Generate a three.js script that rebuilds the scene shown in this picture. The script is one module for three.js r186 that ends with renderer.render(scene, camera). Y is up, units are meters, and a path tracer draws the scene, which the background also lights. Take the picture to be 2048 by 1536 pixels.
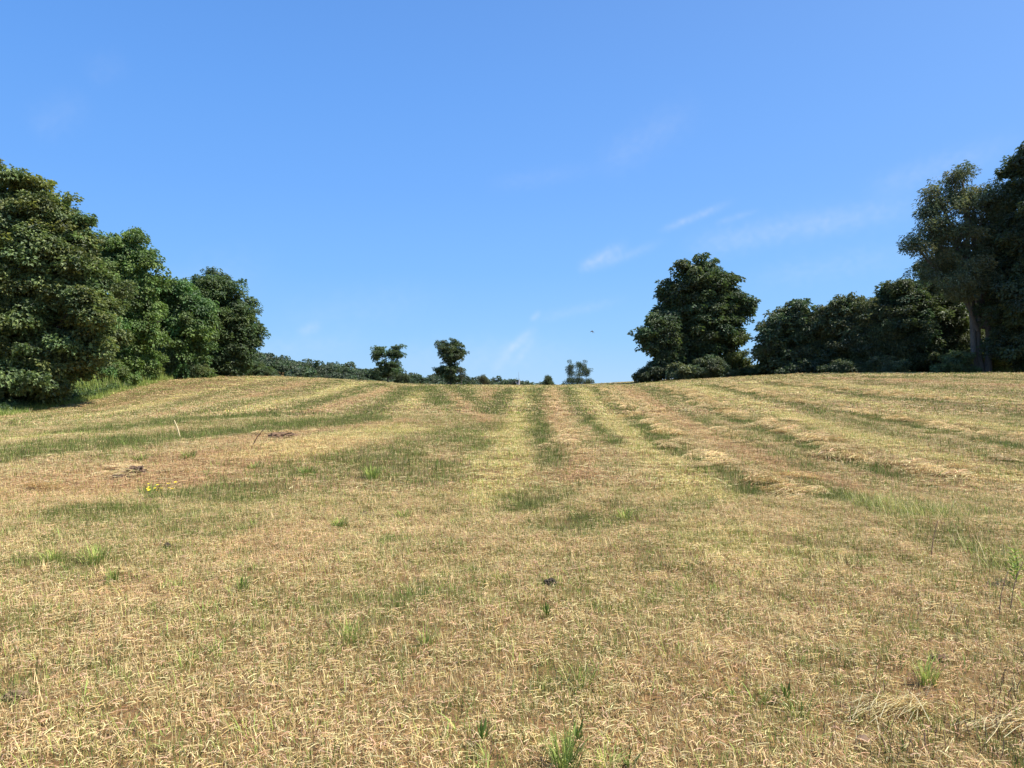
import * as THREE from 'three';
import { mergeGeometries } from 'three/addons/utils/BufferGeometryUtils.js';
import { createNoise2D, createNoise3D } from 'simplex-noise';

// ───────── camera, sky, sun, exposure ─────────
const EXPOSURE = 1.7;
const EYE = 1.6, FOCAL = 1479, PITCH = Math.atan(39 / FOCAL);
const scene = new THREE.Scene();
const camera = new THREE.PerspectiveCamera(2 * Math.atan(768 / FOCAL) * 180 / Math.PI, 4 / 3, 0.1, 6000);
camera.position.set(0, EYE, 0);
camera.rotation.x = PITCH;
const SUN = new THREE.Vector3(0.56, 0.82, 0.06).normalize();

function mulberry(a) { return () => { a = (a + 0x6d2b79f5) | 0; let t = Math.imul(a ^ (a >>> 15), 1 | a); t = (t + Math.imul(t ^ (t >>> 7), 61 | t)) ^ t; return ((t ^ (t >>> 14)) >>> 0) / 4294967296; }; }
const n2 = createNoise2D(mulberry(11)), n3 = createNoise3D(mulberry(12));
const { clamp, lerp, smoothstep } = THREE.MathUtils;
const lin = (c) => { c /= 255; return c <= 0.04045 ? c / 12.92 : Math.pow((c + 0.055) / 1.055, 2.4); };
const fbm = (x, y, o = 4) => { let s = 0, a = 0.5; for (let i = 0; i < o; i++) { s += a * n2(x, y); x = x * 2.03 + 17.1; y = y * 2.03 - 9.7; a *= 0.5; } return s; };

// direction of a point of the photograph, and points along it
const cp = Math.cos(PITCH), sp = Math.sin(PITCH);
function ray(px, py) { const x = (px - 1024) / FOCAL, y = (768 - py) / FOCAL; return [x, y * cp + sp, -(cp - y * sp)]; }
function at(px, py, d) { const r = ray(px, py), k = -d / r[2]; return new THREE.Vector3(r[0] * k, EYE + r[1] * k, -d); }

{ // clear summer sky with thin cirrus, as one map of the whole dome
  const W = 2048, H = 1024, data = new Float32Array(W * H * 4);
  const stops = [[0, 186, 219, 250], [2.2, 172, 215, 253], [5, 152, 206, 255], [10, 129, 190, 255], [16, 113, 175, 253], [23, 99, 162, 243], [30, 87, 149, 230], [50, 70, 130, 214], [90, 58, 114, 200]];
  const azel = (px, py) => { const r = ray(px, py); return [Math.atan2(r[0], -r[2]) * 180 / Math.PI, Math.atan2(r[1], Math.hypot(r[0], r[2])) * 180 / Math.PI]; };
  // streaks of cirrus: ends, half width (degrees), strength
  const streaks = [
    [1160, 538, 1255, 488, 0.42, 0.42], [1195, 535, 1330, 480, 0.3, 0.2], [1325, 460, 1465, 403, 0.22, 0.36], [1430, 447, 1520, 420, 0.16, 0.2],
    [1380, 495, 1700, 430, 0.85, 0.24], [1600, 455, 1860, 405, 0.8, 0.2], [1500, 560, 1900, 490, 0.9, 0.12], [1740, 380, 2060, 275, 0.8, 0.16],
    [1012, 705, 1072, 655, 0.3, 0.42], [985, 745, 1030, 690, 0.35, 0.2], [1030, 730, 1075, 665, 0.25, 0.2], [1062, 640, 1082, 622, 0.16, 0.3],
    [1070, 640, 1250, 598, 0.35, 0.14], [1200, 335, 1400, 205, 1.1, 0.11], [980, 370, 1200, 335, 0.6, 0.07], [598, 668, 642, 645, 0.35, 0.24], [470, 705, 760, 680, 0.9, 0.12],
    [60, 260, 180, 195, 0.9, 0.08], [170, 150, 260, 120, 0.8, 0.05], [780, 720, 1180, 700, 1.2, 0.14], [260, 600, 560, 520, 1.6, 0.08], [560, 640, 900, 590, 1.4, 0.07],
  ].map(([a, b, c, d, w, s]) => [...azel(a, b), ...azel(c, d), w, s]);
  const rs = mulberry(77);
  for (let i = 0; i < 90; i++) { const az = rs() * 360 - 180, el = 3 + rs() * 50, l = 3 + rs() * 9, s = 0.15 + rs() * 0.5; if (Math.abs(az) < 42 && el < 34) continue; streaks.push([az, el, az + l, el + l * s * 0.6, 0.3 + rs() * 1.1, 0.08 + rs() * 0.22]); }
  const cover = new Float32Array(W * H);
  for (const [a0, e0, a1, e1, w, s] of streaks) {
    const dx = a1 - a0, dy = e1 - e0, L = Math.hypot(dx, dy), ux = dx / L, uy = dy / L, m = w * 3 + 1;
    for (let row = Math.max(0, Math.floor((Math.min(e0, e1) - m + 90) / 180 * H)); row <= Math.min(H - 1, (Math.max(e0, e1) + m + 90) / 180 * H); row++) {
      for (let c = Math.floor((Math.min(a0, a1) - m + 90) / 360 * W); c <= (Math.max(a0, a1) + m + 90) / 360 * W; c++) {
        const col = ((c % W) + W) % W, el = (row + 0.5) / H * 180 - 90, az = (c + 0.5) / W * 360 - 90;
        const rx = az - a0, ry = el - e0, u = (rx * ux + ry * uy) / L, v = rx * -uy + ry * ux + 0.25 * w * n2(az * 0.9 / w, el * 0.9 / w + 30);
        const along = smoothstep(u, -0.12, 0.25) * (1 - smoothstep(u, 0.55, 1.12)), fib = 0.6 + 0.55 * fbm(u * L * 0.7 + a0, v * 3.2 / w, 4);
        cover[row * W + col] += s * along * Math.exp(-(v * v) / (w * w)) * clamp(fib, 0, 1.2);
      }
    }
  }
  for (let row = 0; row < H; row++) {
    const el = Math.max(0, (row + 0.5) / H * 180 - 90);
    let k = 0; while (k < stops.length - 2 && el > stops[k + 1][0]) k++;
    const t = clamp((el - stops[k][0]) / (stops[k + 1][0] - stops[k][0]), 0, 1), up = el * Math.PI / 180;
    const base = [1, 2, 3].map((c) => lin(lerp(stops[k][c], stops[k + 1][c], t)) / EXPOSURE);
    for (let col = 0; col < W; col++) {
      const az = ((col + 0.5) / W * 360 - 90) * Math.PI / 180;   // 0 straight ahead (−z), clockwise
      const dot = Math.sin(az) * Math.cos(up) * SUN.x + Math.sin(up) * SUN.y - Math.cos(az) * Math.cos(up) * SUN.z;
      const glow = 0.4 * Math.exp((dot - 1) * 14) + 0.15 * Math.exp((dot - 1) * 2.5), veil = clamp(cover[row * W + col] * 0.8, 0, 0.6), i = (row * W + col) * 4;
      const hz = [0.94, 0.97, 1.0];
      for (let c = 0; c < 3; c++) data[i + c] = lerp(base[c] + glow * hz[c], hz[c] / EXPOSURE, veil);
      data[i + 3] = 1;
    }
  }
  const sky = new THREE.DataTexture(data, W, H, THREE.RGBAFormat, THREE.FloatType);
  sky.mapping = THREE.EquirectangularReflectionMapping; sky.magFilter = THREE.LinearFilter; sky.minFilter = THREE.LinearFilter; sky.needsUpdate = true;
  scene.background = sky; scene.environment = sky;
}
const sun = new THREE.DirectionalLight(new THREE.Color(1, 0.95, 0.86), 5);
sun.position.copy(SUN).multiplyScalar(150).add(new THREE.Vector3(0, 0, -45));
sun.target.position.set(0, 0, -45); scene.add(sun, sun.target);
sun.castShadow = true; sun.shadow.mapSize.set(4096, 4096);
Object.assign(sun.shadow.camera, { left: -95, right: 95, top: 95, bottom: -95, near: 10, far: 400 });
const renderer = new THREE.WebGLRenderer({ antialias: true });
renderer.toneMapping = THREE.LinearToneMapping; renderer.toneMappingExposure = EXPOSURE;
renderer.shadowMap.enabled = true;

// ───────── helpers ─────────
const taken = new Map();
function numbered(name) { const k = taken.get(name) ?? 0; taken.set(name, k + 1); return k ? `${name}_${String(k).padStart(3, '0')}` : name; }
function tag(o, label, category, group, kind) { if (label) o.userData.label = label; if (category) o.userData.category = category; if (group) o.userData.group = group; if (kind) o.userData.kind = kind; return o; }
function shade(o) { o.castShadow = o.receiveShadow = true; return o; }
function thing(name, pos, label, category, group) { const g = new THREE.Group(); g.name = numbered(name); g.position.copy(pos); scene.add(g); return tag(g, label, category, group); }
function part(name, geo, mat, parent) { const m = shade(new THREE.Mesh(geo, mat)); m.name = parent ? name : numbered(name); (parent ?? scene).add(m); return m; }

// growing triangle soup with colours
class Soup {
  constructor() { this.p = []; this.c = []; this.n = []; this.uv = []; }
  tri(a, b, c, col, col2) { this.p.push(...a, ...b, ...c); this.c.push(...col, ...(col2 ?? col), ...(col2 ?? col)); this.uv.push(0, 0, 1, 0, 0, 1); }
  geo() { const g = new THREE.BufferGeometry(); g.setAttribute('position', new THREE.Float32BufferAttribute(this.p, 3)); g.setAttribute('color', new THREE.Float32BufferAttribute(this.c, 3)); g.setAttribute('uv', new THREE.Float32BufferAttribute(this.uv, 2)); g.computeVertexNormals(); return g; }
}
const tint = (c, r, amt) => { const k = 1 + (r() - 0.5) * amt; return [c[0] * k * (1 + (r() - 0.5) * amt * 0.4), c[1] * k, c[2] * k * (1 + (r() - 0.5) * amt * 0.4)]; };

// ───────── terrain ─────────
const hillTop = [[-1400, 45], [-700, 45], [-330, 44], [-243, 39], [-220, 36], [-182, 30], [-130, 24], [-72, 18.5], [0, 14], [60, 9], [160, -6], [700, -14], [1500, -14]];
function table(t, x) { let k = 0; while (k < t.length - 2 && x > t[k + 1][0]) k++; return lerp(t[k][1], t[k + 1][1], clamp((x - t[k][0]) / (t[k + 1][0] - t[k][0]), 0, 1)); }
function height(x, z) {
  const d = -z;
  const dd = Math.max(d, -60);
  let h = dd < 92 ? 0.0613 * dd - 0.000221 * dd * dd : 0.0613 * 92 - 0.000221 * 92 * 92 + 0.0206 * (dd - 92) - 0.0011 * (dd - 92) ** 2;
  if (dd > 120) h = Math.max(-14, h);
  const right = smoothstep(x, 4, 30) * smoothstep(d, 8, 62) * (1 - smoothstep(d, 110, 170)) * 1.15;
  const left = smoothstep(-x, 6, 27) * (-1.0 * smoothstep(d, 2, 25) + 1.95 * smoothstep(d, 36, 67)) * (1 - smoothstep(d, 110, 170));
  h += right + left;
  if (d > 160) { const s = smoothstep(d, 330, 700) * (1 - 0.6 * smoothstep(d, 780, 1300)); h = lerp(h, Math.max(h, table(hillTop, x * 700 / Math.max(d, 400))), s); }
  const near = 1 - smoothstep(d, 90, 150);
  h += near * (0.07 * n2(x * 0.11 + 4, z * 0.11) + 0.028 * n2(x * 0.55, z * 0.55 + 9) * smoothstep(d, 0, 6) + 0.012 * n2(x * 1.7, z * 1.7));
  return h;
}
function ground(px, py) { // where the sight line through a point of the photograph meets the field
  const r = ray(px, py), f = (d) => EYE + r[1] * d / -r[2] - height(r[0] * d / -r[2], -d);
  let d = 1; while (d < 130 && f(d) > 0) d += 0.25;
  if (d >= 130) { let best = 9, bd = 80; for (d = 30; d < 100; d += 1) if (f(d) / d < best) { best = f(d) / d; bd = d; } d = bd; }
  else { let a = d - 0.25, b = d; for (let i = 0; i < 12; i++) { const m = (a + b) / 2; f(m) > 0 ? a = m : b = m; } d = b; }
  const x = r[0] * d / -r[2]; return new THREE.Vector3(x, height(x, -d), -d);
}

// ───────── what grows where on the mown field ─────────
// lines left by the mower, as points of the photograph laid on the ground: kind, half width in metres
const lines = [
  ['pale', 1.35, 1045, 776, 1048, 800, 1041, 840, 1020, 880, 1003, 920, 995, 990],
  ['green', 0.75, 1076, 777, 1072, 818, 1080, 860, 1092, 895, 1100, 930],
  ['tan', 0.8, 1092, 777, 1112, 828, 1123, 887, 1147, 920, 1170, 960],
  ['green', 0.5, 1133, 777, 1164, 825, 1200, 862, 1240, 890], ['pale', 1.2, 1158, 777, 1201, 818, 1255, 870, 1330, 925, 1400, 980],
  ['green', 0.75, 1197, 777, 1232, 811, 1280, 849, 1340, 890, 1400, 930, 1470, 975],
  ['tan', 1.0, 1245, 772, 1330, 825, 1450, 885, 1600, 945, 1700, 985], ['olive', 0.6, 1275, 770, 1365, 825, 1500, 890, 1640, 945],
  ['green', 0.7, 1318, 776, 1420, 818, 1510, 855, 1620, 898, 1730, 938, 1800, 958],
  ['pale', 1.2, 1365, 768, 1500, 808, 1650, 855, 1800, 900, 2048, 962], ['olive', 0.8, 1400, 768, 1600, 818, 1800, 868, 2048, 932],
  ['green', 0.7, 1440, 772, 1580, 808, 1678, 824, 1795, 848, 1912, 868, 2048, 902],
  ['pale', 1.2, 1500, 766, 1700, 802, 1900, 838, 2048, 862], ['olive', 0.8, 1560, 766, 1750, 797, 1950, 822, 2048, 836],
  ['green', 0.7, 1545, 766, 1709, 788, 1795, 798, 1930, 811, 2048, 826],
  ['pale', 1.1, 1640, 764, 1850, 787, 2048, 803], ['olive', 0.8, 1700, 762, 1900, 778, 2048, 788], ['tan', 1.0, 1650, 756, 1850, 764, 2048, 772], ['green', 0.8, 1750, 755, 2048, 760],
  ['green', 0.8, 908, 773, 935, 795, 965, 812, 988, 828], ['tan', 0.8, 885, 773, 915, 798, 955, 828, 1000, 862], ['green', 0.9, 1018, 778, 1004, 800, 994, 822],
  ['tan', 0.7, 985, 776, 980, 800, 975, 815], ['green', 1.0, 862, 774, 872, 792, 886, 812], ['pale', 0.8, 838, 774, 830, 800, 812, 825],
  ['green', 1.1, 822, 774, 796, 796, 748, 818, 702, 838], ['tan', 0.8, 790, 772, 740, 792, 680, 812, 600, 830], ['green', 1.0, 765, 769, 705, 788, 620, 812, 520, 830],
  ['pale', 0.8, 725, 766, 660, 784, 560, 806, 450, 830], ['olive', 0.9, 690, 763, 600, 783, 480, 808, 380, 832], ['tan', 0.7, 640, 762, 560, 778, 430, 806, 300, 834],
  ['olive', 0.9, 590, 760, 500, 775, 380, 802, 240, 834], ['pale', 0.7, 540, 758, 450, 775, 320, 803, 150, 838], ['tan', 0.6, 470, 757, 380, 775, 250, 803, 60, 842], ['olive', 0.8, 430, 760, 340, 780, 200, 810, 0, 850],
  ['pale', 0.6, 300, 850, 150, 868, 0, 884], ['green', 1.1, 0, 912, 200, 888, 400, 868, 560, 852, 700, 840], ['green', 0.9, 180, 862, 420, 838, 600, 828],
  ['tan', 0.6, 470, 884, 600, 864, 740, 850, 800, 842], ['tan', 1.3, 190, 962, 360, 935, 520, 905, 650, 888], ['pale', 0.9, 560, 905, 690, 876, 800, 856], ['olive', 0.8, 620, 935, 760, 905, 900, 870, 960, 855],
];
const patches = [ // kind, centre and half size as seen in the photograph, strength
  ['green', 460, 985, 125, 36, 0.8], ['green', 200, 1035, 140, 20, 0.75], ['green', 770, 930, 80, 34, 0.85], ['green', 870, 945, 70, 22, 0.7], ['green', 1060, 1005, 90, 26, 0.9], ['green', 1150, 1058, 100, 16, 0.8], ['green', 940, 890, 50, 16, 0.8],
  ['green', 1400, 1000, 50, 14, 0.4], ['lush', 1800, 1015, 90, 26, 1], ['green', 1650, 985, 55, 20, 0.9], ['olive', 1900, 1085, 130, 36, 0.8], ['olive', 1640, 1090, 130, 34, 0.6], ['lush', 2010, 1130, 70, 34, 0.8],
  ['green', 1250, 1028, 35, 12, 0.8], ['green', 170, 1115, 120, 22, 0.6], ['green', 70, 895, 90, 14, 0.7], ['green', 320, 880, 70, 10, 0.8], ['green', 480, 865, 60, 10, 0.8], ['olive', 860, 1210, 140, 30, 0.5], ['green', 830, 1200, 36, 18, 0.7],
  ['green', 660, 960, 40, 12, 0.6], ['olive', 420, 1050, 130, 24, 0.6], ['tan', 560, 1090, 120, 30, 0.7], ['brown', 1860, 1310, 90, 20, 0.8], ['brown', 1950, 1180, 110, 26, 0.7], ['brown', 1760, 1200, 120, 20, 0.4], ['olive', 1960, 1440, 110, 40, 0.7], ['green', 1800, 1500, 60, 26, 0.7],
  ['tan', 1120, 1110, 70, 12, 0.6], ['tan', 260, 950, 70, 12, 0.9], ['tan', 80, 990, 110, 12, 0.8], ['olive', 60, 1350, 60, 14, 0.5], ['green', 430, 1320, 50, 20, 0.4], ['olive', 1050, 1400, 200, 30, 0.3], ['green', 700, 1265, 26, 14, 0.5], ['tan', 300, 1180, 150, 40, 0.5], ['pale', 1500, 1090, 160, 40, 0.5], ['pale', 1000, 880, 60, 26, 0.6], ['tan', 1400, 1360, 160, 40, 0.4],
];
const edgeTable = [[30, -24.2], [35.7, -24.7], [40, -26], [46.5, -25.9], [54, -27.2], [63, -27.7], [80, -27.5], [120, -30]], fieldEdge = (d) => table(edgeTable, d);
const segs = [], spots = [];
for (const [kind, hw, ...pts] of lines) { // swaths that run down from the crest narrow towards the camera, where the mower's passes overlap
  const q = []; for (let i = 0; i < pts.length; i += 2) q.push(ground(pts[i], pts[i + 1]));
  const w = (p) => (pts[1] < 780 ? hw * clamp(-p.z / 62, 0.34, 1.15) : hw);
  for (let i = 0; i + 1 < q.length; i++) segs.push([kind, w(q[i]), q[i].x, q[i].z, q[i + 1].x, q[i + 1].z, w(q[i + 1])]);
}
for (const [kind, px, py, rx, ry, s] of patches) { const c = ground(px, py), e = ground(px + rx, py), n = ground(px, py - ry), f = ground(px, py + ry); spots.push([kind, c.x, c.z, Math.abs(e.x - c.x), Math.max(0.25, Math.abs(n.z - f.z) / 2), s]); }
// share of each kind of cover at a place
function cover(x, z) {
  const d = -z, wob = 0.35 + 0.65 * smoothstep(d, 10, 45), wx = x + wob * (0.28 * n2(x * 0.35, z * 0.35) + 0.14 * n2(x * 1.9, z * 1.9)), wz = z + 0.4 * n2(x * 0.3 + 50, z * 0.3);
  const k = { green: 0, tan: 0, pale: 0, olive: 0, lush: 0, brown: 0 };
  for (const [kind, w0, x0, z0, x1, z1, w1] of segs) {
    const dx = x1 - x0, dz = z1 - z0, t = clamp(((wx - x0) * dx + (wz - z0) * dz) / (dx * dx + dz * dz + 1e-6), 0, 1), q = Math.hypot(wx - x0 - t * dx, wz - z0 - t * dz), hw = lerp(w0, w1, t);
    if (q < hw * 2) k[kind] = Math.max(k[kind], 1 - smoothstep(q, hw * 0.55, hw * 1.45));
  }
  for (const [kind, cx, cz, rx, rz, s] of spots) { const q = Math.hypot((wx - cx) / rx, (wz - cz) / rz); if (q < 1.6) k[kind] = Math.max(k[kind], s * (1 - smoothstep(q, 0.55, 1.35))); }
  const streak = fbm(x * 0.55 - z * 0.05, z * 0.13 + x * 0.06, 3), blot = fbm(x * 0.32 + 8, z * 0.32, 4), fine = fbm(x * 1.6, z * 1.6 + 3, 3);
  const far = smoothstep(d, 9, 22);
  let g = 0.27 + 0.19 * far + 0.5 * blot * (0.7 + 0.3 * far) + 0.4 * fine + 0.3 * streak * far;
  g = lerp(g, 0.3 + 0.2 * fine, k.pale * 0.9); g = lerp(g, 0.02 + 0.2 * fine, k.tan); g = lerp(g, 0.62 + 0.3 * fine, k.olive); g = lerp(g, 0.86 + 0.35 * fine, k.green); g = lerp(g, 0.7 + 0.4 * fine, k.lush);
  const patchy = 0.5 + 0.5 * fbm(x * 0.8 + 31, z * 0.8, 3);
  return { g: clamp(g, 0, 1), pale: clamp(k.pale * (1 - k.green) * 0.9 + 0.35 * (patchy - 0.45), 0, 1), brown: clamp(k.brown + k.tan * (1 - k.green) * 0.7 + 0.5 * (0.45 - patchy), 0, 1), lush: k.lush, dark: Math.max(k.green, k.olive * 0.7) };
}

// ───────── ground sheet ─────────
function thatchTexture() { // matted clippings and soil, 2 m a side
  const S = 1024, cv = document.createElement('canvas'); cv.width = cv.height = S; const g = cv.getContext('2d'), r = mulberry(5);
  g.fillStyle = 'rgb(104,80,52)'; g.fillRect(0, 0, S, S);
  const tones = [[140, 112, 72], [118, 92, 58], [84, 62, 38], [66, 48, 30], [158, 132, 88], [96, 92, 48], [76, 80, 38]];
  g.lineCap = 'round';
  for (let i = 0; i < 30000; i++) {
    const t = tones[Math.floor(r() * tones.length)], x = r() * S, y = r() * S, a = r() * 6.283, l = 6 + r() * 34, w = 0.8 + r() * 2;
    g.strokeStyle = `rgba(${t[0]},${t[1]},${t[2]},${0.35 + r() * 0.5})`; g.lineWidth = w;
    for (const ox of [-S, 0, S]) for (const oy of [-S, 0, S]) {
      if (x + ox < -40 || x + ox > S + 40 || y + oy < -40 || y + oy > S + 40) continue;
      g.beginPath(); g.moveTo(x + ox, y + oy); g.quadraticCurveTo(x + ox + Math.cos(a) * l * 0.5 + (r() - 0.5) * 6, y + oy + Math.sin(a) * l * 0.5, x + ox + Math.cos(a) * l, y + oy + Math.sin(a) * l); g.stroke();
    }
  }
  const t = new THREE.CanvasTexture(cv); t.wrapS = t.wrapT = THREE.RepeatWrapping; t.colorSpace = THREE.SRGBColorSpace; return t;
}
{
  const tex = thatchTexture();
  const mat = new THREE.MeshStandardMaterial({ map: tex, bumpMap: tex, bumpScale: 0.012, roughness: 1, vertexColors: true });
  // rows and columns that widen with distance from the camera
  const xs = [0], zs = [];
  for (let x = 0, s = 0.14; x < 2200;) { x += s; s = x < 6 ? 0.14 : x < 45 ? Math.min(0.5, s * 1.05) : s * 1.16; xs.push(x); xs.unshift(-x); }
  for (let d = -60, s = 2; d < 2400;) { zs.push(-d); s = d < -6 ? 3 : d < 10 ? 0.14 : d < 30 ? 0.3 : d < 110 ? 0.6 : d < 160 ? 3 : d < 900 ? 18 : 120; d += s; }
  const nx = xs.length, p = [], c = [], uv = [], idx = [];
  for (const z of zs) for (const x of xs) {
    p.push(x, height(x, z), z); uv.push(x / 2 + 0.07 * n2(x * 0.2, z * 0.2), -z / 2);
    const near = z > -110 && z < 4 && Math.abs(x) < 75, k = near ? cover(x, z) : null;
    const g = near ? k.g : 0.7, dry = [1.15, 1.0, 0.85], gr = [0.62, 0.78, 0.38];
    c.push(...[0, 1, 2].map((i) => lerp(dry[i], gr[i], g * 0.8)));
  }
  for (let j = 0; j + 1 < zs.length; j++) for (let i = 0; i + 1 < nx; i++) { const a = j * nx + i; idx.push(a, a + 1, a + nx, a + 1, a + nx + 1, a + nx); }
  const geo = new THREE.BufferGeometry(); geo.setAttribute('position', new THREE.Float32BufferAttribute(p, 3)); geo.setAttribute('color', new THREE.Float32BufferAttribute(c, 3)); geo.setAttribute('uv', new THREE.Float32BufferAttribute(uv, 2)); geo.setIndex(idx); geo.computeVertexNormals();
  tag(part('field_ground', geo, mat), 'mown hay field of dry tan and green stubble', 'field', null, 'structure');
}

// ───────── foliage ─────────
const leafMat = new THREE.MeshPhysicalMaterial({ vertexColors: true, roughness: 0.85, transmission: 0.5, thickness: 0, side: THREE.DoubleSide, specularIntensity: 0.6, clearcoat: 0.35, clearcoatRoughness: 0.42 });
const barkTex = (() => {
  const S = 256, data = new Uint8Array(S * S * 4);
  for (let y = 0; y < S; y++) for (let x = 0; x < S; x++) { const a = x / S * 6.283, v = n3(Math.cos(a) * 3, Math.sin(a) * 3, y / S * 2.2) * 0.5 + n3(Math.cos(a) * 9, Math.sin(a) * 9, y / S * 6) * 0.35, t = clamp(150 + v * 90, 30, 240), i = (y * S + x) * 4; data.set([t, t, t, 255], i); }
  const t = new THREE.DataTexture(data, S, S); t.wrapS = t.wrapT = THREE.RepeatWrapping; t.magFilter = THREE.LinearFilter; t.needsUpdate = true; return t;
})();
const barkMat = new THREE.MeshStandardMaterial({ color: new THREE.Color(0.2, 0.165, 0.13), map: barkTex, bumpMap: barkTex, bumpScale: 0.04, roughness: 1 });
const paleBark = new THREE.MeshStandardMaterial({ color: new THREE.Color(0.24, 0.21, 0.17), map: barkTex, bumpMap: barkTex, bumpScale: 0.03, roughness: 1 });

function limbGeo(points, r0, r1, seg = 7) { // tapered limb along points
  const curve = new THREE.CatmullRomCurve3(points), n = Math.max(4, points.length * 3), fr = curve.computeFrenetFrames(n), p = [], uv = [], idx = [], L = curve.getLength();
  for (let i = 0; i <= n; i++) { const t = i / n, c = curve.getPointAt(t), flare = i === 0 ? 1.25 : 1, rr = lerp(r0, r1, Math.pow(t, 0.8)) * flare;
    for (let j = 0; j <= seg; j++) { const a = j / seg * 6.28318, k = 1 + 0.14 * n3(Math.cos(a) * 1.5 + points[0].x, Math.sin(a) * 1.5, t * L * 0.7); p.push(c.x + rr * k * (Math.cos(a) * fr.normals[i].x + Math.sin(a) * fr.binormals[i].x), c.y + rr * k * (Math.cos(a) * fr.normals[i].y + Math.sin(a) * fr.binormals[i].y), c.z + rr * k * (Math.cos(a) * fr.normals[i].z + Math.sin(a) * fr.binormals[i].z)); uv.push(j / seg, t * L / 1.5); } }
  for (let i = 0; i < n; i++) for (let j = 0; j < seg; j++) { const a = i * (seg + 1) + j; idx.push(a, a + seg + 1, a + 1, a + 1, a + seg + 1, a + seg + 2); }
  const g = new THREE.BufferGeometry(); g.setAttribute('position', new THREE.Float32BufferAttribute(p, 3)); g.setAttribute('uv', new THREE.Float32BufferAttribute(uv, 2)); g.setIndex(idx); g.computeVertexNormals(); return g;
}
const up = new THREE.Vector3(0, 1, 0);
function leaf(s, pos, dir, normal, len, wid, col, fold = 0.25) {
  const side = new THREE.Vector3().crossVectors(dir, normal).normalize(), nn = new THREE.Vector3().crossVectors(side, dir).normalize();
  const b = pos, m = pos.clone().addScaledVector(dir, len * 0.45), e = pos.clone().addScaledVector(dir, len).addScaledVector(nn, -len * 0.18);
  const l = m.clone().addScaledVector(side, wid / 2).addScaledVector(nn, wid * fold), r = m.clone().addScaledVector(side, -wid / 2).addScaledVector(nn, wid * fold);
  s.tri(b.toArray(), l.toArray(), e.toArray(), col); s.tri(b.toArray(), e.toArray(), r.toArray(), col);
}
// a spray of leaves about 1 unit across; leaf length in the same unit
function spray(seed, n, len, wid, { flat = 0.55, tilt = 0.7, droop = 0.2, pale = 0.1, paleCol = [2.1, 1.85, 2.3] } = {}) {
  const r = mulberry(seed), s = new Soup();
  for (let i = 0; i < n; i++) {
    const a = r() * 6.283, rad = Math.sqrt(r()) * 0.5, y = (r() - 0.5) * flat;
    const pos = new THREE.Vector3(Math.cos(a) * rad, y - rad * droop, Math.sin(a) * rad), dir = new THREE.Vector3(Math.cos(a) + (r() - 0.5) * 1.4, (r() - 0.6) * 0.9 - droop, Math.sin(a) + (r() - 0.5) * 1.4).normalize();
    const nor = new THREE.Vector3((r() - 0.5) * 2 * tilt, 1, (r() - 0.5) * 2 * tilt).normalize();
    const k = 0.75 + r() * 0.5, isPale = r() < pale, col = isPale ? paleCol.map((c) => c * k) : [k * (0.92 + r() * 0.16), k, k * (0.85 + r() * 0.3)];
    const ls = len * (0.7 + r() * 0.6); leaf(s, pos, dir, nor, ls, wid * ls / len, col);
  }
  return s.geo();
}
const sprays = {
  maple: [spray(1, 64, 0.26, 0.19, { pale: 0.22 }), spray(2, 64, 0.26, 0.19, { pale: 0.22 })],
  broad: [spray(3, 70, 0.24, 0.14, { pale: 0.03 }), spray(4, 70, 0.24, 0.14, { pale: 0.03 })],
  oak: [spray(5, 54, 0.3, 0.18, { tilt: 1, pale: 0.05 }), spray(6, 54, 0.3, 0.18, { tilt: 1, pale: 0.05 })],
  feather: [spray(7, 50, 0.28, 0.08, { flat: 0.8, tilt: 0.9, droop: 0.35, pale: 0.06 }), spray(8, 50, 0.28, 0.08, { flat: 0.8, tilt: 0.9, droop: 0.35, pale: 0.06 })],
  vine: [spray(9, 60, 0.26, 0.21, { flat: 0.9, tilt: 1, droop: 0.5 }), spray(10, 60, 0.26, 0.21, { flat: 0.9, tilt: 1, droop: 0.5 })],
};
const M4 = new THREE.Matrix4(), Q = new THREE.Quaternion(), E = new THREE.Euler(), V = new THREE.Vector3(), S3 = new THREE.Vector3();
class Copies { // instances gathered first, then made into one InstancedMesh
  constructor() { this.m = []; this.c = []; }
  add(x, y, z, rx, ry, rz, sx, sy, sz, col) { Q.setFromEuler(E.set(rx, ry, rz, 'YXZ')); M4.compose(V.set(x, y, z), Q, S3.set(sx, sy, sz)); this.m.push(...M4.elements); this.c.push(col[0], col[1], col[2]); }
  mesh(name, geo, mat, parent) {
    const n = this.m.length / 16, im = shade(new THREE.InstancedMesh(geo, mat, n)); im.name = parent ? name : numbered(name);
    im.instanceMatrix.array.set(this.m); im.instanceColor = new THREE.InstancedBufferAttribute(new Float32Array(this.c), 3); (parent ?? scene).add(im); return im;
  }
}
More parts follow.
